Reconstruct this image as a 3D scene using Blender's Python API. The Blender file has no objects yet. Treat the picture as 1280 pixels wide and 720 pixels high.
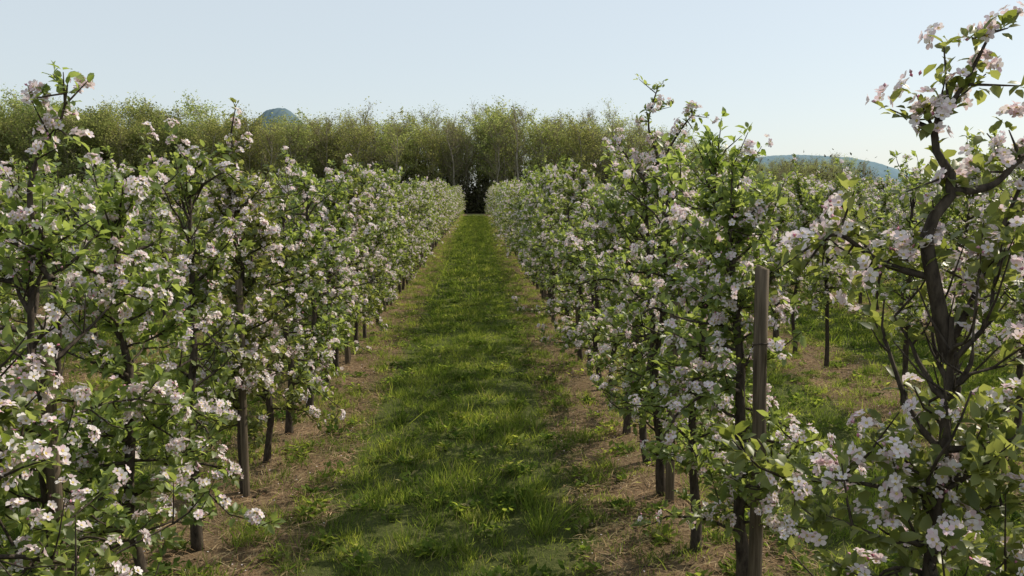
import bpy, math, random
import numpy as np
from mathutils import Vector
rng = np.random.default_rng(7)
random.seed(7)
scene = bpy.context.scene
COL = scene.collection
SP = 3.48          # row spacing
XL, XR = -1.95, 1.53

# ------------------------------------------------------------------ helpers
def nrm(a):
    return a / (np.linalg.norm(a, axis=-1, keepdims=True) + 1e-9)

def rv(n, r=rng):
    return nrm(r.normal(size=(n, 3)))

class MB:
    def __init__(s):
        s.v = []; s.nv = 0; s.f = []; s.m = []
    def add(s, V, F, mat):
        V = np.asarray(V, float).reshape(-1, 3)
        F = np.asarray(F, int)
        s.f.append(F + s.nv); s.m.append(np.full(len(F), mat, int))
        s.v.append(V); s.nv += len(V)
    def inst(s, T, Fs, pos, D, N, sc, mat):
        n = len(pos)
        if n == 0: return
        D = nrm(D); ay = nrm(np.cross(N, D)); az = np.cross(D, ay)
        sc = np.asarray(sc)
        if sc.ndim == 1: sc = np.repeat(sc[:, None], 3, 1)
        V = pos[:, None, :] + (T[None, :, 0:1] * sc[:, None, 0:1] * D[:, None, :] +
                               T[None, :, 1:2] * sc[:, None, 1:2] * ay[:, None, :] +
                               T[None, :, 2:3] * sc[:, None, 2:3] * az[:, None, :])
        m = len(T); off = (np.arange(n) * m)[:, None, None]
        base = s.nv
        s.v.append(V.reshape(-1, 3)); s.nv += n * m
        for F in Fs:
            F = np.array(F, int)
            ff = (F[None] + off).reshape(-1, F.shape[1]) + base
            s.f.append(ff); s.m.append(np.full(len(ff), mat, int))
    def tube(s, P, R, sides, mat):
        P = np.asarray(P, float); R = np.asarray(R, float); n = len(P)
        t = np.gradient(P, axis=0); t = nrm(t)
        ref = np.array([0, 0, 1.0]) if abs(t[0][2]) < 0.8 else np.array([1.0, 0, 0])
        a = nrm(np.cross(t, ref)); b = np.cross(t, a)
        th = np.linspace(0, 2 * math.pi, sides, endpoint=False)
        V = P[:, None, :] + R[:, None, None] * (np.cos(th)[None, :, None] * a[:, None, :] + np.sin(th)[None, :, None] * b[:, None, :])
        i = np.arange(n - 1)[:, None] * sides; j = np.arange(sides)[None, :]; k = (j + 1) % sides
        F = np.stack([i + j, i + k, i + sides + k, i + sides + j], -1).reshape(-1, 4)
        s.add(V.reshape(-1, 3), F, mat)
    def mesh(s, name, mats, smooth=True):
        me = bpy.data.meshes.new(name)
        V = np.concatenate(s.v).astype(np.float32)
        me.vertices.add(len(V)); me.vertices.foreach_set("co", V.ravel())
        loops = np.concatenate([f.ravel() for f in s.f]).astype(np.int32)
        tot = np.concatenate([np.full(len(f), f.shape[1], np.int32) for f in s.f])
        st = np.concatenate([[0], np.cumsum(tot)[:-1]]).astype(np.int32)
        me.loops.add(len(loops)); me.loops.foreach_set("vertex_index", loops)
        me.polygons.add(len(tot)); me.polygons.foreach_set("loop_start", st)
        me.polygons.foreach_set("loop_total", tot)
        me.polygons.foreach_set("material_index", np.concatenate(s.m).astype(np.int32))
        me.polygons.foreach_set("use_smooth", np.full(len(tot), smooth, bool))
        for m in mats: me.materials.append(m)
        me.update(calc_edges=True)
        return me

def obj(name, me, loc=(0, 0, 0), rz=0, sc=1, parent=None, rx=0, ry=0):
    o = bpy.data.objects.new(name, me)
    o.location = loc; o.rotation_euler = (rx, ry, rz)
    o.scale = (sc, sc, sc) if not hasattr(sc, '__len__') else sc
    if parent: o.parent = parent
    COL.objects.link(o)
    return o

# ------------------------------------------------------------------ materials
def newmat(name):
    m = bpy.data.materials.new(name); m.use_nodes = True
    nt = m.node_tree; nt.nodes.clear()
    out = nt.nodes.new('ShaderNodeOutputMaterial')
    return m, nt, out

def ramp(nt, fac, stops):
    r = nt.nodes.new('ShaderNodeValToRGB')
    el = r.color_ramp.elements
    el[0].position, el[0].color = stops[0][0], (*stops[0][1], 1)
    el[1].position, el[1].color = stops[-1][0], (*stops[-1][1], 1)
    for p, c in stops[1:-1]:
        e = el.new(p); e.color = (*c, 1)
    nt.links.new(fac, r.inputs[0]); return r.outputs[0]

def leafmat(name, stops, tstops, tfac=0.4, rough=0.5, spec=0.3, objvar=True, patch=None):
    m, nt, out = newmat(name); L = nt.links.new
    g = nt.nodes.new('ShaderNodeNewGeometry')
    c = ramp(nt, g.outputs['Random Per Island'], stops)
    t = ramp(nt, g.outputs['Random Per Island'], tstops)
    if objvar:
        mr = nt.nodes.new('ShaderNodeMapRange'); mr.inputs[3].default_value = 0.82; mr.inputs[4].default_value = 1.18
        mh = nt.nodes.new('ShaderNodeMapRange'); mh.inputs[3].default_value = 0.485; mh.inputs[4].default_value = 0.51
        if patch:   # slow variation over the ground (world position)
            no = nt.nodes.new('ShaderNodeTexNoise'); no.inputs['Scale'].default_value = patch; no.inputs['Detail'].default_value = 2
            L(g.outputs['Position'], no.inputs[0]); src0 = no.outputs[0]
            for q in (mr, mh): q.inputs[1].default_value = .3; q.inputs[2].default_value = .7
            mr.inputs[3].default_value = .52; mr.inputs[4].default_value = 1.5; mh.inputs[3].default_value = .525; mh.inputs[4].default_value = .478
        else:
            oi = nt.nodes.new('ShaderNodeObjectInfo'); src0 = oi.outputs['Random']
        L(src0, mr.inputs[0]); L(src0, mh.inputs[0])
        for i, src in enumerate((c, t)):
            h = nt.nodes.new('ShaderNodeHueSaturation'); L(src, h.inputs['Color']); L(mr.outputs[0], h.inputs['Value']); L(mh.outputs[0], h.inputs['Hue'])
            if i == 0: c = h.outputs[0]
            else: t = h.outputs[0]
    if spec > .3:
        p = nt.nodes.new('ShaderNodeBsdfPrincipled'); p.inputs['Roughness'].default_value = rough
        p.inputs['Specular IOR Level'].default_value = spec
        L(c, p.inputs['Base Color'])
    else:
        p = nt.nodes.new('ShaderNodeBsdfDiffuse'); L(c, p.inputs[0])
    tr = nt.nodes.new('ShaderNodeBsdfTranslucent'); L(t, tr.inputs[0])
    mx = nt.nodes.new('ShaderNodeMixShader'); mx.inputs[0].default_value = tfac
    L(p.outputs[0], mx.inputs[1]); L(tr.outputs[0], mx.inputs[2]); L(mx.outputs[0], out.inputs[0])
    return m

def woodmat(name, c1, c2, scale=(30, 30, 4), bump=0.6, rough=0.85):
    m, nt, out = newmat(name); L = nt.links.new
    tc = nt.nodes.new('ShaderNodeTexCoord'); mp = nt.nodes.new('ShaderNodeMapping')
    mp.inputs['Scale'].default_value = scale; L(tc.outputs['Object'], mp.inputs[0])
    no = nt.nodes.new('ShaderNodeTexNoise'); no.inputs['Scale'].default_value = 1.0; no.inputs['Detail'].default_value = 6
    no.inputs['Roughness'].default_value = 0.65
    L(mp.outputs[0], no.inputs[0])
    c = ramp(nt, no.outputs[0], [(0.3, c1), (0.7, c2)])
    p = nt.nodes.new('ShaderNodeBsdfPrincipled'); p.inputs['Roughness'].default_value = rough
    p.inputs['Specular IOR Level'].default_value = 0.15
    b = nt.nodes.new('ShaderNodeBump'); b.inputs['Strength'].default_value = bump; b.inputs['Distance'].default_value = 0.01
    L(no.outputs[0], b.inputs['Height']); L(b.outputs[0], p.inputs['Normal']); L(c, p.inputs['Base Color'])
    L(p.outputs[0], out.inputs[0]); return m

M_leaf = leafmat('apple_leaf', [(0, (0.07, 0.105, 0.028)), (0.5, (0.115, 0.155, 0.045)), (1, (0.195, 0.235, 0.085))],
                 [(0, (0.24, 0.31, 0.04)), (1, (0.50, 0.57, 0.13))], 0.46, 0.42, 0.45)
M_petal = leafmat('apple_petal', [(0, (0.80, 0.59, 0.65)), (0.25, (0.83, 0.74, 0.77)), (1, (0.86, 0.83, 0.82))],
                  [(0, (0.80, 0.60, 0.64)), (1, (0.86, 0.80, 0.79))], 0.4, 0.6, 0.2, False)
M_bud = leafmat('apple_bud', [(0, (0.6, 0.22, 0.32)), (1, (0.72, 0.48, 0.54))], [(0, (0.6, 0.3, 0.35)), (1, (0.6, 0.45, 0.45))], 0.2, 0.6, 0.2, False)
M_anth = leafmat('anther', [(0, (0.5, 0.4, 0.12)), (1, (0.6, 0.5, 0.2))], [(0, (0.5, 0.4, 0.1)), (1, (0.5, 0.4, 0.1))], 0.2, 0.7, 0.1, False)
M_bark = woodmat('apple_bark', (0.020, 0.015, 0.012), (0.10, 0.08, 0.06), (40, 40, 14))
M_post = woodmat('weathered_wood', (0.045, 0.034, 0.023), (0.19, 0.15, 0.105), (70, 70, 3), 0.6)
M_grass = leafmat('grass_blade', [(0, (0.06, 0.095, 0.02)), (0.6, (0.095, 0.145, 0.034)), (0.86, (0.16, 0.195, 0.055)), (1, (0.30, 0.26, 0.14))],
                  [(0, (0.23, 0.32, 0.035)), (0.86, (0.45, 0.54, 0.075)), (1, (0.45, 0.38, 0.16))], 0.45, 0.5, 0.25, True, 1.7)
M_straw = leafmat('dry_grass', [(0, (0.14, 0.09, 0.05)), (0.6, (0.28, 0.20, 0.11)), (1, (0.46, 0.37, 0.22))],
                  [(0, (0.2, 0.14, 0.07)), (1, (0.34, 0.28, 0.14))], 0.2, 0.7, 0.15, True, 1.3)
M_clod = woodmat('soil_clod', (0.06, 0.04, 0.025), (0.19, 0.13, 0.08), (30, 30, 30))
M_wbark = woodmat('woodland_bark', (0.16, 0.14, 0.11), (0.40, 0.36, 0.28), (6, 6, 1), 0.2)
M_wtwig = leafmat('woodland_twig', [(0, (0.18, 0.155, 0.10)), (1, (0.34, 0.30, 0.20))], [(0, (0.20, 0.175, 0.11)), (1, (0.32, 0.28, 0.17))], 0.35, 0.8, 0.1)
M_wl1 = leafmat('woodland_leaf', [(0, (0.15, 0.19, 0.055)), (0.6, (0.22, 0.26, 0.085)), (1, (0.34, 0.35, 0.13))],
                [(0, (0.34, 0.40, 0.10)), (1, (0.62, 0.64, 0.20))], 0.45, 0.7, 0.1)
M_wl2 = leafmat('woodland_leaf_olive', [(0, (0.10, 0.135, 0.045)), (1, (0.20, 0.225, 0.085))],
                [(0, (0.20, 0.26, 0.07)), (1, (0.40, 0.43, 0.14))], 0.4, 0.7, 0.1)
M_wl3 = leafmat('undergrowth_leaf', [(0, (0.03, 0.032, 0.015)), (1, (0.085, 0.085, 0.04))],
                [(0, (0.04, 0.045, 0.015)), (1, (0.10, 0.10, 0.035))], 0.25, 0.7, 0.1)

# ------------------------------------------------------------------ templates
LEAF = np.array([[0, 0, 0], [.33, -.25, .07], [.33, 0, 0], [.33, .25, .07], [.7, -.21, .03], [.7, 0, -.04], [.7, .21, .03], [1.0, 0, -.15]])
LEAF_F = [[(0, 1, 2), (0, 2, 3), (4, 7, 5), (5, 7, 6)], [(1, 4, 5, 2), (2, 5, 6, 3)]]
LEAFLO = np.array([[0, 0, 0], [.45, -.27, .06], [1.0, 0, -.08], [.45, .27, .06]])
LEAFLO_F = [[(0, 1, 2), (0, 2, 3)]]
PET = np.array([[0, 0, 0], [.45, -.36, .06], [.85, -.30, .02], [1.0, 0, -.06], [.85, .30, .02], [.45, .36, .06]])
PET_F = [[(0, 1, 2, 3, 4, 5)]]
PETLO = np.array([[0, 0, 0], [.7, -.38, .03], [1.0, 0, -.05], [.7, .38, .03]])
PETLO_F = [[(0, 1, 2, 3)]]
BUD = np.array([[0, 0, 0], [.5, .3, .2], [.5, -.3, .2], [.5, 0, -.35], [1, 0, 0]])
BUD_F = [[(0, 1, 2), (0, 2, 3), (0, 3, 1), (4, 2, 1), (4, 3, 2), (4, 1, 3)]]

def rosettes(mb, S, O, r, lod, nl=(4, 8), ls=1.0, up=0.45):
    if lod == 2: nl = (max(1, nl[0] - 2), nl[1] - 2)
    n = r.integers(nl[0], nl[1], len(S)); idx = np.repeat(np.arange(len(S)), n)
    D = nrm(O[idx] * 0.55 + np.array([0, 0, up]) + rv(len(idx), r) * 0.95)
    N = nrm(np.array([0, 0, 1.0]) + rv(len(idx), r) * 0.6 - D * 0.3)
    L = r.uniform(0.038, 0.082, len(idx)) * ls
    P = S[idx] + D * 0.012 + rv(len(idx), r) * 0.014
    W = L * r.uniform(0.85, 1.2, len(idx))
    sc = np.stack([L, W, L], 1)
    if lod == 0: mb.inst(LEAF, LEAF_F, P, D, N, sc, 1)
    else: mb.inst(LEAFLO, LEAFLO_F, P, D, N, sc * (1.14 if lod == 1 else 1.55), 1)

def clusters(mb, S, O, r, lod=0, nf=(4, 9)):
    if len(S) == 0: return
    if lod == 2: nf = (2, 5)
    A = nrm(O * 0.6 + np.array([0, 0, 0.5]) + rv(len(S), r) * 0.45)
    n = r.integers(nf[0], nf[1], len(S)); idx = np.repeat(np.arange(len(S)), n)
    f = nrm(A[idx] + rv(len(idx), r) * 0.85)
    pos = S[idx] + A[idx] * 0.03 + f * r.uniform(0.025, 0.055, len(idx))[:, None]
    bud = r.random(len(idx)) < 0.13
    if lod < 2: mb.inst(BUD, BUD_F, pos[bud], f[bud], rv(bud.sum(), r), np.full(bud.sum(), 0.019), 3)
    f = f[~bud]; pos = pos[~bud]; m = len(f)
    u = nrm(np.cross(f, rv(m, r))); v = np.cross(f, u)
    cup = r.uniform(0.1, 0.8, m)[:, None]; rad = r.uniform(0.018, 0.026, m) * (1.5 if lod == 2 else 1)
    for k in range(5):
        a = k * 2 * math.pi / 5 + r.uniform(-.12, .12, m)[:, None]
        d = np.cos(a) * u + np.sin(a) * v
        dk = nrm(d + cup * f); Nn = nrm(f - d * cup + rv(m, r) * .22)
        mb.inst(PET if lod == 0 else PETLO, PET_F if lod == 0 else PETLO_F, pos + d * 0.002, dk, Nn, rad, 2)
    if lod == 0:
        Q = np.array([[-1, -1, 0.9], [1, -1, .9], [1, 1, .9], [-1, 1, .9]])
        mb.inst(Q, [[(0, 1, 2, 3)]], pos, u, f, np.full(m, 0.0045), 4)

def bez(P, n):
    P = np.asarray(P, float); t = np.linspace(0, len(P) - 1, n)
    out = []
    for x in t:
        i = min(int(x), len(P) - 2); s = x - i
        p0 = P[max(i - 1, 0)]; p1 = P[i]; p2 = P[i + 1]; p3 = P[min(i + 2, len(P) - 1)]
        out.append(0.5 * ((2 * p1) + (-p0 + p2) * s + (2 * p0 - 5 * p1 + 4 * p2 - p3) * s * s + (-p0 + 3 * p1 - 3 * p2 + p3) * s ** 3))
    return np.array(out)

def apple_into(mb, seed, H=2.55, lod=0, nb=32, rad=0.73, low=0.5, extra=(), dens=1.05, ntop=3, topl=0.42, pfl=0.38, off=(0, 0, 0), bias=.9, floor_=.3, wobble=.022, tr=.92):
    r = np.random.default_rng(seed); v0 = len(mb.v)
    if lod == 2: dens *= .62
    n = 12
    z = np.linspace(-0.05, H, n)
    wob = np.cumsum(r.normal(0, wobble, (n, 2)), 0); wob -= wob[0]
    LP = np.column_stack([wob, z]); LR = np.interp(z, [0, .3, H * .6, H], [.044, .036, .026, .008]) * r.uniform(.9, 1.15) * tr
    LR *= 1 + r.normal(0, .07, n)
    mb.tube(LP, LR, (8, 5, 4)[lod], 0)
    S = []; O = []
    def walk(P, step, start=0.0):
        seg = np.linalg.norm(np.diff(P, axis=0), axis=1); c = np.concatenate([[0], np.cumsum(seg)])
        t = np.arange(start + r.uniform(0, step), c[-1], step)
        t = np.append(t, c[-1])
        pts = np.stack([np.interp(t, c, P[:, i]) for i in range(3)], 1)
        dr = nrm(P[-1] - P[0])
        return pts, nrm(rv(len(t), r) * 0.9 + dr * 0.35)
    ph = r.uniform(0, 6.28, 4)
    q_ = ((np.arange(nb) + r.uniform(0, 1, nb)) / nb) ** bias
    zs = low + (H - 0.12 - low) * q_
    for i, zb in enumerate(zs):
        az = i * 2.4 + r.uniform(-.7, .7)
        rel = (zb - low) / (H - low)
        L = rad * (1.05 - 0.45 * rel) * r.uniform(0.45, 1.2)
        L *= 0.8 + 0.35 * math.sin(az * 2 + zb * 4 + ph[0])
        el = r.uniform(0.1, 0.75) if rel < .75 else r.uniform(.4, 1.2)
        b0 = np.array([np.interp(zb, z, LP[:, 0]), np.interp(zb, z, LP[:, 1]), zb])
        d = np.array([math.cos(az) * math.cos(el), math.sin(az) * math.cos(el), math.sin(el)])
        pts = [b0]; m = 6
        for k in range(m):
            d = nrm(d + r.normal(0, .18, 3) + np.array([0, 0, -0.11 if rel < .5 else 0.03]))
            pts.append(pts[-1] + d * L / m)
        pts = np.array(pts)
        pts[:, 2] = np.maximum(pts[:, 2], floor_)
        rb = 0.012 * r.uniform(.7, 1.3)
        mb.tube(pts, np.linspace(rb, .003, len(pts)), (5, 3, 3)[lod], 0)
        p, o = walk(pts, 0.06 / dens, 0.04); S.append(p); O.append(o)
        for q in range(r.integers(2, 5)):
            k = r.integers(1, m + 1); sd = nrm(rv(1, r)[0] + d * .6 + np.array([0, 0, .45])); sl = r.uniform(.10, .30)
            sp = np.array([pts[k], pts[k] + sd * sl * .5, pts[k] + (sd + np.array([0, 0, .2])) * sl])
            if lod < 2: mb.tube(sp, [.005, .004, .002], (4, 3)[lod], 0)
            p, o = walk(sp, 0.055 / dens, .02); S.append(p); O.append(o)
    p, o = walk(LP, .07, low + .2); S.append(p); O.append(o)
    SS = []; SO = []
    for i in range(ntop):
        zb = H - r.uniform(0, .35); b0 = np.array([np.interp(zb, z, LP[:, 0]), np.interp(zb, z, LP[:, 1]), zb])
        d = nrm(np.array([r.normal(0, .35), r.normal(0, .35), 1.0])); L = topl * r.uniform(.5, 1.2)
        P = np.array([b0, b0 + d * L * .5 + r.normal(0, .015, 3), b0 + d * L + r.normal(0, .03, 3)])
        mb.tube(P, [.007, .005, .002], 5 if lod == 0 else 3, 0)
        p, o = walk(P, .035, .03); SS.append(p); SO.append(o)
    SF = []; OF = []
    for e in extra:
        P = bez(e['p'], 14); mb.tube(P, np.linspace(e['r'][0], e['r'][1], 14) * (1 + r.normal(0, .06, 14)), 8, 0)
        P2 = P[int(14 * e.get('s', 0)):]
        for q in range(e.get('twigs', 4)):
            k = r.integers(2, len(P2)); sd = nrm(rv(1, r)[0] + np.array([0, 0, .5])); sl = r.uniform(.06, .2)
            sp = np.array([P2[k], P2[k] + sd * sl * .5, P2[k] + sd * sl]); mb.tube(sp, [.005, .004, .002], 5, 0)
            p, o = walk(sp, .045, .02); SF.append(p); OF.append(o)
        p, o = walk(P2, e.get('step', .05)); SF.append(p); OF.append(o)
    S = np.concatenate(S); O = np.concatenate(O)
    out = S - np.column_stack([np.interp(S[:, 2], z, LP[:, 0]), np.interp(S[:, 2], z, LP[:, 1]), S[:, 2] - .03])
    O = nrm(O + nrm(out) * .7)
    g = np.sin(S[:, 0] * 7 + ph[1]) + np.sin(S[:, 1] * 7 + ph[2]) + np.sin(S[:, 2] * 6 + ph[3]) + r.normal(0, .6, len(S))
    keep = g > -1.25; S = S[keep]; O = O[keep]
    fl = r.random(len(S)) < pfl * (0.8 + .5 * np.sin(S[:, 2] * 5 + S[:, 0] * 6 + ph[0]))
    rosettes(mb, S[~fl], O[~fl], r, lod, (4, 8))
    rosettes(mb, S[fl], O[fl], r, lod, (3, 6), .95, .1)
    clusters(mb, S[fl], O[fl], r, lod)
    if SS:
        SS = np.concatenate(SS); SO = np.concatenate(SO); rosettes(mb, SS, SO, r, min(lod, 1), (1, 3), .85, .6)
    if SF:
        SF = np.concatenate(SF); OF = np.concatenate(OF); fl = r.random(len(SF)) < .36
        rosettes(mb, SF, OF, r, lod, (2, 5), .85); clusters(mb, SF[fl], OF[fl], r)
    for i in range(v0, len(mb.v)): mb.v[i] = mb.v[i] + np.array(off)

AM = [M_bark, M_leaf, M_petal, M_bud, M_anth]
def apple_mesh(seed, **k):
    mb = MB(); apple_into(mb, seed, **k); return mb.mesh('apple_tree_mesh', AM)
SEG = 3.8
def row_mesh(seed, lod, low=.5):
    mb = MB(); r = np.random.default_rng(seed)
    for i in range(4):
        apple_into(mb, seed * 10 + i, H=r.uniform(2.35, 2.8), lod=lod, nb=int(r.integers(28, 36)), ntop=int(r.integers(0, 4)), topl=.42, low=low, floor_=low * .6, pfl=.42,
                   off=(r.normal(0, .05), -SEG / 2 + .475 + .95 * i + r.normal(0, .05), 0))
    return mb.mesh('apple_row_mesh', AM)

HI = [apple_mesh(100 + i, H=rng.uniform(2.35, 2.7), nb=32 + i % 3 * 2, ntop=2 + i % 3) for i in range(7)]
HI2 = [apple_mesh(150 + i, H=rng.uniform(2.45, 2.8), lod=1, nb=30, ntop=2 + i % 3, low=.85, floor_=.7) for i in range(4)]
LO = [row_mesh(20 + i, 1) for i in range(4)]
LOH = [row_mesh(60 + i, 1, .85) for i in range(3)]
FAR = [row_mesh(40 + i, 2) for i in range(4)]
T_low = apple_mesh(305, H=2.12, nb=36, ntop=1, topl=.2, rad=.8, low=.35, bias=1.1)
T_low2 = apple_mesh(306, H=2.4, nb=36, ntop=2, topl=.3, rad=.72, low=.5, bias=1.0)
T_right = apple_mesh(301, H=2.1, nb=35, rad=.62, ntop=0, low=.45, wobble=.008, tr=.95, bias=.8, extra=[
    dict(p=[(0, 0, 1.95), (-.07, 0, 2.22), (-.10, 0, 2.38), (-.02, .0, 2.52), (-.09, .02, 2.68), (.0, .02, 2.83), (.07, .0, 3.0)], r=(.028, .004), s=.2, twigs=14, step=.045),
    dict(p=[(-.04, 0, 2.50), (.12, .03, 2.52), (.22, .05, 2.60), (.34, .05, 2.68)], r=(.016, .004), twigs=8, s=.2, step=.05),
    dict(p=[(.0, 0, 2.0), (.15, .1, 2.2), (.24, .12, 2.42), (.3, .1, 2.6)], r=(.013, .004), twigs=14, s=0, step=.045),
    dict(p=[(-.06, 0, 2.22), (-.22, .05, 2.27), (-.36, .05, 2.36), (-.46, .0, 2.34)], r=(.013, .004), twigs=12, s=0, step=.045)])
T_tall = apple_mesh(302, H=2.75, nb=36, rad=.75, ntop=3, topl=.6, extra=[
    dict(p=[(0, 0, 2.5), (.03, 0, 2.8), (-.06, 0, 3.1), (.02, 0, 3.42)], r=(.02, .004), twigs=12),
    dict(p=[(0, 0, 2.6), (.14, 0, 2.9), (.28, 0, 3.12), (.36, 0, 3.2)], r=(.014, .004), twigs=9),
    dict(p=[(0, 0, 2.5), (-.2, 0, 2.75), (-.34, 0, 2.95)], r=(.014, .004), twigs=8)])
T_left = apple_mesh(303, H=2.35, nb=36, rad=.76, ntop=2, topl=.3, low=.4, bias=1.0, extra=[
    dict(p=[(0, 0, 2.2), (-.08, 0, 2.45), (-.02, 0, 2.68), (.08, 0, 2.82), (.12, 0, 2.98)], r=(.017, .003), twigs=10, step=.045),
    dict(p=[(0, 0, 2.1), (-.15, .05, 2.25), (-.3, .0, 2.33), (-.38, 0, 2.5)], r=(.016, .004), twigs=8)])
T_left2 = apple_mesh(304, H=2.6, nb=35, rad=.75, ntop=3, topl=.5, extra=[
    dict(p=[(0, 0, 2.4), (.03, 0, 2.7), (.0, 0, 2.95), (.05, 0, 3.2)], r=(.016, .003), twigs=7)])

def post_mesh(h, rad, seed):
    r = np.random.default_rng(seed); mb = MB(); sides = 14
    zz = np.array([-.1, 0, h * .25, h * .5, h * .75, h - .01, h]); P = np.column_stack([r.normal(0, .004, 7), r.normal(0, .004, 7), zz])
    R = rad * (1 + r.normal(0, .03, 7)); R[-1] = rad * .86
    mb.tube(P, R, sides, 0)
    mb.add(np.array([[P[-1][0], P[-1][1], h]]), np.zeros((0, 3), int), 0)
    base = mb.nv - 1; s0 = base - sides
    mb.f.append(np.array([(s0 + i, s0 + (i + 1) % sides, base) for i in range(sides)])); mb.m.append(np.zeros(sides, int))
    for zt in (h * .42, h * .8):
        th = np.linspace(0, 2 * math.pi, 17); rr = rad * 1.08
        mb.tube(np.column_stack([rr * np.cos(th), rr * np.sin(th), zt + .01 * np.sin(th)]), np.full(17, .004), 4, 1)
    return mb.mesh('wooden_post_mesh', [M_post, M_bark])
POSTS = [post_mesh(2.1, .038, 1), post_mesh(1.8, .03, 2), post_mesh(1.85, .038, 3)]

def plant(x, y, mesh=None, rz=None):
    if mesh is None: mesh = HI[rng.integers(0, len(HI))]
    obj('apple_tree', mesh, (x + rng.normal(0, .03), y, 0), rng.uniform(0, 6.28) if rz is None else rz,
        1 if rz is not None else rng.uniform(.94, 1.06))

END = 92
YN = 15.0
for y, m, rz in [(-2.6, None, None), (-1.6, None, None), (-.6, None, None), (.4, None, None), (1.2, T_low, 3.), (2.1, T_low, 2.), (3.0, T_low, 1.0),
              (3.92, T_left, 0.0), (4.75, T_low2, 3.4), (5.8, HI[1], 4.0), (6.9, T_left2, 0.0), (7.7, HI[3], .5)]:
    plant(XL, y, m, rz)
for y in np.arange(8.65, YN, .95): plant(XL, y + rng.normal(0, .04))
for y, m, rz in [(-2.9, None, None), (-1.9, None, None), (-.9, None, None), (2.66, T_right, 0.0), (4.6, HI[4], 2.2), (5.6, HI[5], 1.2), (6.7, HI[1], 2.6), (7.5, T_tall, 0.0)]:
    plant(XR, y, m, rz)
for y in np.arange(8.5, YN, .95): plant(XR, y + rng.normal(0, .04))
for k in (1, 2):
    for y in np.arange(3.4 + k, 11, 1.0):
        if rng.random() > .08: plant(XR + SP * k, y + rng.normal(0, .05), HI2[rng.integers(0, 4)])

def row(k):
    x = XL + SP * k
    if k in (0, 1): y0 = YN + .3
    elif k in (2, 3): y0 = 11.2
    else: y0 = max(-2, abs(x) * 1.15 - 7)
    e = bpy.data.objects.new('apple_tree_row', None); COL.objects.link(e)
    y = y0 + SEG / 2
    while y < END:
        M = (LO if k in (0, 1) else LOH) if y < 28 else FAR
        obj('row_segment', M[rng.integers(0, len(M))], (x, y, 0), math.pi * rng.integers(0, 2), (1, 1, rng.uniform(.95, 1.06)), e)
        y += SEG
for k in range(-4, 9): row(k)

for x, y, i, rx, ry in [(XR + .02, 4.44, 0, .0, .01), (XR + .03, 6.55, 2, 0, 0),
                     (XL - .02, 3.84, 1, 0, -.03), (XL + .03, 6.8, 1, 0, .0)]:
    obj('wooden_post', POSTS[i], (x, y, 0), rng.uniform(0, 6), 1, None, rx, ry)
for k in range(0, 3):
    x = XL + SP * k
    for y in np.arange(12.2 + (k % 3) * .8, 26, 6.3):
        obj('wooden_post', POSTS[int(rng.integers(1, 3))], (x + .04, y, 0), rng.uniform(0, 6), 1, None, rng.normal(0, .02), rng.normal(0, .02))

# ------------------------------------------------------------------ ground
def rowdist(x):
    t = (x - XL) / SP; return np.abs(t - np.round(t)) * SP
def gz(x, y):
    return .03 * np.exp(-(rowdist(x) / .4) ** 2) + .012 * np.sin(x * 2.3 + y * 1.1) * np.sin(y * 1.7 - x) + .008 * np.sin(x * 6 + y * 4.1)
xs = np.concatenate([-np.geomspace(4000, 41, 14), np.arange(-40, 40.1, .16), np.geomspace(41, 4000, 14)])
ys = np.concatenate([-np.geomspace(4000, 13, 10), np.arange(-12, 30, .25), np.arange(30, 100, .8), np.geomspace(101, 6000, 16)])
X, Y = np.meshgrid(xs, ys, indexing='xy')
fade = ((np.abs(X) < 40) & (Y > -12) & (Y < 98)).astype(float)
Z = gz(X, Y) * fade - .03
nx = len(xs); ny = len(ys)
ii = (np.arange(ny - 1)[:, None] * nx + np.arange(nx - 1)[None, :]).ravel()
gm = MB(); gm.add(np.column_stack([X.ravel(), Y.ravel(), Z.ravel()]), np.stack([ii, ii + 1, ii + nx + 1, ii + nx], 1), 0)

m, nt, out = newmat('orchard_ground'); L = nt.links.new
tc = nt.nodes.new('ShaderNodeTexCoord'); sx = nt.nodes.new('ShaderNodeSeparateXYZ'); L(tc.outputs['Object'], sx.inputs[0])
def math_(op, a, b=None):
    n = nt.nodes.new('ShaderNodeMath'); n.operation = op
    for i, v in enumerate((a, b)):
        if v is None: continue
        if isinstance(v, (int, float)): n.inputs[i].default_value = v
        else: L(v, n.inputs[i])
    return n.outputs[0]
def noise(scale, det=5, rough=.6):
    n = nt.nodes.new('ShaderNodeTexNoise'); n.inputs['Scale'].default_value = scale; n.inputs['Detail'].default_value = det
    n.inputs['Roughness'].default_value = rough; L(tc.outputs['Object'], n.inputs[0]); return n.outputs[0]
ph = math_('FRACT', math_('ADD', math_('DIVIDE', math_('SUBTRACT', sx.outputs[0], XL), SP), 100.5))
dist = math_('MULTIPLY', math_('ABSOLUTE', math_('SUBTRACT', ph, .5)), SP)
n1 = noise(1.4); n2 = noise(35, 6, .7)
dd = math_('ADD', dist, math_('MULTIPLY', math_('SUBTRACT', n1, .5), 1.7))
mr = nt.nodes.new('ShaderNodeMapRange'); mr.interpolation_type = 'SMOOTHSTEP'; mr.inputs[1].default_value = .42; mr.inputs[2].default_value = .9; L(dd, mr.inputs[0])
soil = ramp(nt, n2, [(.25, (.065, .044, .027)), (.5, (.18, .125, .075)), (.75, (.32, .24, .145))])
gra = ramp(nt, n2, [(.25, (.035, .045, .012)), (.55, (.085, .10, .03)), (.8, (.17, .155, .065))])
mx = nt.nodes.new('ShaderNodeMix'); mx.data_type = 'RGBA'; L(mr.outputs[0], mx.inputs[0]); L(soil, mx.inputs[6]); L(gra, mx.inputs[7])
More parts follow.
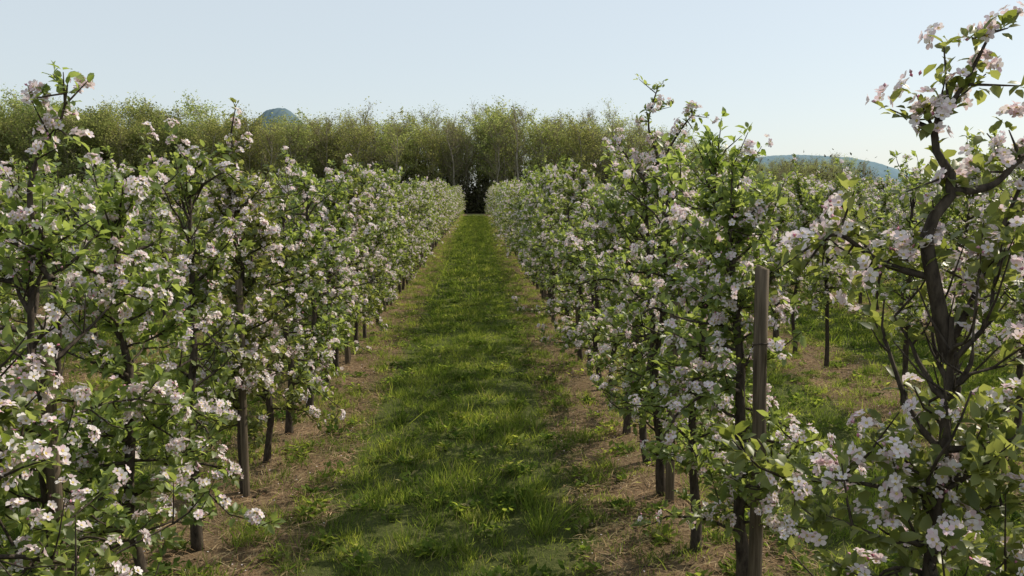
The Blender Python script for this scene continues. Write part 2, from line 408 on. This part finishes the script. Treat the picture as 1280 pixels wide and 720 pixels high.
ml = nt.nodes.new('ShaderNodeMapRange'); ml.inputs[1].default_value = 97; ml.inputs[2].default_value = 101; L(sx.outputs[1], ml.inputs[0])
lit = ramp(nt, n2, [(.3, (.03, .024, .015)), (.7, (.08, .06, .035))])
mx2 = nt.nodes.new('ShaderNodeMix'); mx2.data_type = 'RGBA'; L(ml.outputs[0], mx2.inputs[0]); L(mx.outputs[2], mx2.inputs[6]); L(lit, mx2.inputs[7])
p = nt.nodes.new('ShaderNodeBsdfPrincipled'); p.inputs['Roughness'].default_value = .95; p.inputs['Specular IOR Level'].default_value = .1
b = nt.nodes.new('ShaderNodeBump'); b.inputs['Strength'].default_value = 1; b.inputs['Distance'].default_value = .03; L(n2, b.inputs['Height'])
L(b.outputs[0], p.inputs['Normal']); L(mx2.outputs[2], p.inputs['Base Color']); L(p.outputs[0], out.inputs[0])
obj('ground', gm.mesh('ground_mesh', [m]))

# ------------------------------------------------------------------ grass
BL = np.array([[0, -.5, 0], [0, .5, 0], [.5, -.42, .0], [.5, .42, .0], [1, 0, -.25]])
BL_F = [[(0, 1, 3, 2)], [(2, 3, 4)]]
GLEN = 2.4
def grass_patch(seed, n=11500, wide=1.0, hmin=.03, hmax=.12):
    r = np.random.default_rng(seed); mb = MB()
    hx, hy = 1.65, GLEN / 2
    nc = 140; c = np.column_stack([np.clip(r.normal(0, .85, nc), -hx, hx), r.uniform(-hy, hy, nc)]); ch = np.exp(r.normal(-.08, .55, nc)) * (1.1 - .35 * np.abs(c[:, 0]) / hx)
    spr = r.uniform(.03, .1, nc)
    k = r.integers(0, nc, n); loose = r.random(n) < .27
    lx = np.column_stack([r.uniform(-1, 1, n) * hx, r.uniform(-hy, hy, n)])
    xy = np.where(loose[:, None], lx, c[k] + r.normal(0, 1, (n, 2)) * spr[k][:, None])
    edge = (np.abs(xy[:, 0]) - 1.02) / .6 + .35 * np.sin(xy[:, 1] * 5.2 + r.uniform(0, 6))
    keep = r.random(n) > np.clip(edge, 0, .92); xy = xy[keep]; k = k[keep]; loose = loose[keep]; n = len(xy)
    L = r.uniform(hmin, hmax, n) * np.where(loose, .6, ch[k])
    lean = r.normal(0, .45, (n, 2)) + np.where(loose[:, None], 0, (xy - c[k]) * 6)
    D = nrm(np.column_stack([lean, np.ones(n)])); N = rv(n, r)
    W = r.uniform(.004, .0075, n) * wide
    mb.inst(BL, BL_F, np.column_stack([xy, np.full(n, -.01)]), D, N, np.stack([L, W, L], 1), 0)
    nw = int(1300 / wide); nwc = 45; cw = np.column_stack([r.uniform(-hx, hx, nwc), r.uniform(-hy, hy, nwc)]); kk = r.integers(0, nwc, nw)
    a = r.uniform(0, 6.28, nw); D = nrm(np.column_stack([np.cos(a), np.sin(a), r.uniform(.2, 1, nw)]))
    mb.inst(LEAFLO, LEAFLO_F, np.column_stack([cw[kk] + r.normal(0, .05, (nw, 2)), r.uniform(.0, .05, nw)]), D,
            np.tile([0, 0, 1.0], (nw, 1)) + rv(nw, r) * .3, np.stack([r.uniform(.03, .09, nw)] * 3, 1), 0)
    return mb.mesh('grass_mesh', [M_grass])
def straw_patch(seed, n=2600, ng=2200):
    r = np.random.default_rng(seed); mb = MB(); hx, hy = .8, GLEN / 2
    U = lambda q: np.column_stack([r.uniform(-hx, hx, q), r.uniform(-hy, hy, q)])
    a = r.uniform(0, 6.28, n); D = nrm(np.column_stack([np.cos(a), np.sin(a), r.uniform(-.05, .3, n)]))
    mb.inst(BL, BL_F, np.column_stack([U(n), r.uniform(.0, .03, n)]), D, np.tile([0, 0, 1.0], (n, 1)) + rv(n, r) * .5,
            np.stack([r.uniform(.04, .18, n), r.uniform(.003, .007, n), r.uniform(.04, .1, n)], 1), 1)
    nc = 34; c = U(nc); k = r.integers(0, nc, ng); ch = r.uniform(.5, 1.5, nc)
    xy = c[k] + r.normal(0, .06, (ng, 2)); D = nrm(np.column_stack([r.normal(0, .6, (ng, 2)), np.ones(ng)]))
    Lh = r.uniform(.03, .12, ng) * ch[k]
    mb.inst(BL, BL_F, np.column_stack([xy, np.zeros(ng)]), D, rv(ng, r), np.stack([Lh, r.uniform(.004, .008, ng), Lh], 1), 0)
    nk = 260; T = np.array([[1, 0, 0], [0, 1, 0], [-1, 0, 0], [0, -1, 0], [0, 0, .8]])
    mb.inst(T, [[(0, 1, 4), (1, 2, 4), (2, 3, 4), (3, 0, 4)]], np.column_stack([U(nk), np.zeros(nk)]), rv(nk, r) * [1, 1, .2], np.tile([0, 0, 1.0], (nk, 1)), r.uniform(.006, .024, nk), 2)
    npn = 60; a = r.uniform(0, 6.28, npn)
    mb.inst(PETLO, PETLO_F, np.column_stack([U(npn), r.uniform(.01, .03, npn)]), np.column_stack([np.cos(a), np.sin(a), np.zeros(npn)]), np.tile([0, 0, 1.0], (npn, 1)) + rv(npn, r) * .3, np.full(npn, .016), 3)
    for q in range(5):   # fallen prunings
        p0 = np.append(U(1)[0], .015); d = np.append(nrm(r.normal(size=2)), 0); L_ = r.uniform(.15, .45)
        mb.tube(np.array([p0, p0 + d * L_ * .5 + [0, 0, .01], p0 + d * L_ + r.normal(0, .02, 3) * [1, 1, 0]]), [.005, .004, .002], 4, 4)
    return mb.mesh('straw_mesh', [M_grass, M_straw, M_clod, M_petal, M_bark])
GP = [grass_patch(i) for i in range(5)]; GF = [grass_patch(20 + i, 4200, 2.2) for i in range(3)]
STR = [straw_patch(i) for i in range(4)]
g_empty = bpy.data.objects.new('grass', None); COL.objects.link(g_empty)
s_empty = bpy.data.objects.new('dry_grass_strip', None); COL.objects.link(s_empty)
for k in range(-2, 5):
    xr = XL + SP * k; xc = xr + SP / 2
    ymax = 90 if k == 0 else 40
    for y in np.arange(-1, ymax, GLEN):
        if y < max(abs(xr), abs(xc)) * 1.2 - 7: continue
        if k != 0 and y < 2: continue
        M = GP if (y < 20 and k in (0, 1)) or y < 12 else GF
        obj('grass_patch', M[rng.integers(0, len(M))], (xc, y, -.02), math.pi * rng.integers(0, 2), (1, 1, rng.uniform(.9, 1.15)), g_empty)
        if y < 45: obj('straw_patch', STR[rng.integers(0, 4)], (xr, y, 0.0), math.pi * rng.integers(0, 2), 1, s_empty)

# ------------------------------------------------------------------ woodland
def wood_mesh(seed, H, leaf, nleaf, lm, spread=2.0, stems=2, up=0.0):
    r = np.random.default_rng(seed); mb = MB()
    tw_p = []; tw_d = []; tw_l = []
    for s in range(stems):
        h = H * r.uniform(.72, .9); n = 8; z = np.linspace(0, h, n); b = r.normal(0, .8, 2)
        P = np.column_stack([b + np.cumsum(r.normal(0, .16, (n, 2)), 0), z]); mb.tube(P, np.linspace(.13, .02, n) * r.uniform(.6, 1.3), 5, 0)
        for i in range(26):
            t = r.uniform(.22, 1); b0 = np.array([np.interp(t * h, z, P[:, j]) for j in range(3)])
            a = r.uniform(0, 6.28); el = r.uniform(.25, 1.1) + up
            L = spread * r.uniform(.5, 1.1) * (.55 + .75 * math.sin(math.pi * min(1, (t - .1) / 1.0)))
            d = np.array([math.cos(a) * math.cos(el), math.sin(a) * math.cos(el), math.sin(el)])
            Q = np.array([b0, b0 + d * L * .5, b0 + (d + [0, 0, .15]) * L]); mb.tube(Q, [.03, .018, .006], 3, 0)
            m_ = 16; tt = r.uniform(.25, 1, m_)[:, None]; pp = Q[0] + (Q[2] - Q[0]) * tt
            tw_p.append(pp); tw_d.append(nrm(d * .5 + np.array([0, 0, .35 + up]) + rv(m_, r) * .7)); tw_l.append(r.uniform(.4, 1.3, m_))
    TP = np.concatenate(tw_p); TD = np.concatenate(tw_d); TL = np.concatenate(tw_l)
    T = np.array([[0, -.5, 0], [0, .5, 0], [1, 0, 0]]); mb.inst(T, [[(0, 1, 2)]], TP, TD, rv(len(TP), r), np.stack([TL, np.full(len(TP), .03), TL], 1), 1)
    k = r.integers(0, len(TP), nleaf); pos = TP[k] + TD[k] * (TL[k] * r.uniform(.2, 1.15, nleaf))[:, None] + r.normal(0, .18, (nleaf, 3))
    mb.inst(LEAFLO, LEAFLO_F, pos, rv(nleaf, r), rv(nleaf, r), r.uniform(.6, 1.4, nleaf) * leaf, 2)
    return mb.mesh('woodland_tree_mesh', [M_wbark, M_wtwig, lm])
W = [wood_mesh(1, 12, .2, 3200, M_wl1, 2.2, 2, .05), wood_mesh(2, 12.3, .17, 2200, M_wl1, 2.0, 3, .15), wood_mesh(3, 11.8, .23, 4000, M_wl2, 2.7), wood_mesh(4, 12.5, .15, 1200, M_wl2, 1.8, 3, .2),
     wood_mesh(5, 11.8, .22, 4000, M_wl1, 2.7), wood_mesh(6, 12.3, .16, 1700, M_wl2, 1.9, 3, .15), wood_mesh(7, 12, .2, 3400, M_wl1, 2.3, 2, .05)]
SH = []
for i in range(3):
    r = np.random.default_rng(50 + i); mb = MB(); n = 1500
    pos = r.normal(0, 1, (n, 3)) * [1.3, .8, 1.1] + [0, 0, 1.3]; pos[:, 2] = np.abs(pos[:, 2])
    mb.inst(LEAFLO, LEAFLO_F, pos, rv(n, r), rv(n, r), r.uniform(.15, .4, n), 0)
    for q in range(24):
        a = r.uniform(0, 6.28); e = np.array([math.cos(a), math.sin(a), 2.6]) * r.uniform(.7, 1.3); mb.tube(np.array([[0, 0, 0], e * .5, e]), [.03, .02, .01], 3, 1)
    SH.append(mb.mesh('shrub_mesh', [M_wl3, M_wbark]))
wl = bpy.data.objects.new('woodland', None); COL.objects.link(wl)
for rowi in range(4):
    yy = 104 + rowi * 3.5
    x = -105.0
    while x < 50:
        hs = 1.04 + .04 * math.sin(x * .33 + rowi) + .045 * math.sin(x * .13 + 2)
        if x > 17: hs *= max(.55, 1 - (x - 17) * .022)
        if -4.5 < x < .5: hs *= .9
        if x < -20: hs *= 1.03
        hs *= rng.uniform(.82, 1.06) * (1 + .02 * rowi)
        pool = (2, 2, 4, 0, 6, 4) if x < -25 else (0, 1, 3, 5, 1, 6, 6)
        obj('woodland_tree', W[pool[rng.integers(0, len(pool))]], (x, yy + rng.normal(0, .8), 0), rng.uniform(0, 6.28), (hs * 1.15, hs * 1.15, hs), wl)
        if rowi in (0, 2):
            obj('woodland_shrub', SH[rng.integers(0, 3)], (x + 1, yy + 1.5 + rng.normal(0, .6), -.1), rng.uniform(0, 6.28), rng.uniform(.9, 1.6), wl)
        x += rng.uniform(1.8, 2.9)

# ------------------------------------------------------------------ hills
def hill(name, cx, cy, w, d, prof, haze_col1, haze_col2, seed):
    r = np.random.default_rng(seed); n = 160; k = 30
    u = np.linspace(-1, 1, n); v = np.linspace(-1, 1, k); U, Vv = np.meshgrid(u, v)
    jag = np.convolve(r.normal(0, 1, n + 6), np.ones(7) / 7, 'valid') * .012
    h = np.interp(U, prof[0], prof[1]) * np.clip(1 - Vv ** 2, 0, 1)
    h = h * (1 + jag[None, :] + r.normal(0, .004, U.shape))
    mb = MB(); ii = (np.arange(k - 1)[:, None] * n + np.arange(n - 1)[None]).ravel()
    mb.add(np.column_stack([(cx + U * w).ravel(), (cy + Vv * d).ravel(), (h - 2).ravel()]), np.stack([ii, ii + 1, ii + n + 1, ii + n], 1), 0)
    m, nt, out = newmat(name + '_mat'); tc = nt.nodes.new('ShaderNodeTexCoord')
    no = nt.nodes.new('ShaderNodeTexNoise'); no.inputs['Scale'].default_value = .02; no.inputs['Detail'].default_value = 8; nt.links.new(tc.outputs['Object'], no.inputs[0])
    c = ramp(nt, no.outputs[0], [(.35, haze_col1), (.65, haze_col2)])  # aerial haze painted into the hill's base colour as blue-grey, no volume
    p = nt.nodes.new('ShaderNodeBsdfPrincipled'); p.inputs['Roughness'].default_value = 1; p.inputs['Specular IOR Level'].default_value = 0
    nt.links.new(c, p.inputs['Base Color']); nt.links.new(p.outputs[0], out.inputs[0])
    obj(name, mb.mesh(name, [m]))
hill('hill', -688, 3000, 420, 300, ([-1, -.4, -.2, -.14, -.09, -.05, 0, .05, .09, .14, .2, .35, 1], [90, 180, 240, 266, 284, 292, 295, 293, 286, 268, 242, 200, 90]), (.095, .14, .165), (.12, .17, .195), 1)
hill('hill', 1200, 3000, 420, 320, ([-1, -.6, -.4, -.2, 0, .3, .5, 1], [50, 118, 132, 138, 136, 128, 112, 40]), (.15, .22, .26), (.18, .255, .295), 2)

# ------------------------------------------------------------------ light, sky, camera
EL, AZ = math.radians(41), math.radians(60)
sv = Vector((math.sin(AZ) * math.cos(EL), math.cos(AZ) * math.cos(EL), math.sin(EL)))
ld = bpy.data.lights.new('sun', 'SUN'); ld.energy = 5.0; ld.angle = math.radians(.5); ld.color = (1, .90, .75)
lo = bpy.data.objects.new('sun', ld); lo.rotation_euler = sv.to_track_quat('Z', 'Y').to_euler(); lo.location = sv * 50; COL.objects.link(lo)
w = bpy.data.worlds.new('World'); scene.world = w; w.use_nodes = True
nt = w.node_tree; bg = nt.nodes['Background']; sk = nt.nodes.new('ShaderNodeTexSky'); sk.sky_type = 'NISHITA'
sk.sun_disc = False; sk.sun_elevation = EL; sk.sun_rotation = AZ; sk.air_density = 1.0; sk.dust_density = 1.0; sk.ozone_density = 1.5
mxw = nt.nodes.new('ShaderNodeMix'); mxw.data_type = 'RGBA'; mxw.inputs[0].default_value = .68
nt.links.new(sk.outputs[0], mxw.inputs[6]); mxw.inputs[7].default_value = (6.0, 6.5, 6.65, 1)   # thin spring haze
nt.links.new(mxw.outputs[2], bg.inputs[0]); bg.inputs[1].default_value = .13
cd = bpy.data.cameras.new('camera'); cd.sensor_width = 36; cd.lens = 36 * 1050 / 1280; cd.clip_end = 12000; cd.clip_start = .05
cam = bpy.data.objects.new('camera', cd); cam.location = (0, 0, 2.5)
cam.rotation_euler = (math.radians(90 - 6.5), 0, math.radians(-2.35)); COL.objects.link(cam); scene.camera = cam
scene.view_settings.view_transform = 'Standard'; scene.view_settings.look = 'None'; scene.view_settings.exposure = 0
print('objects', len(bpy.data.objects))
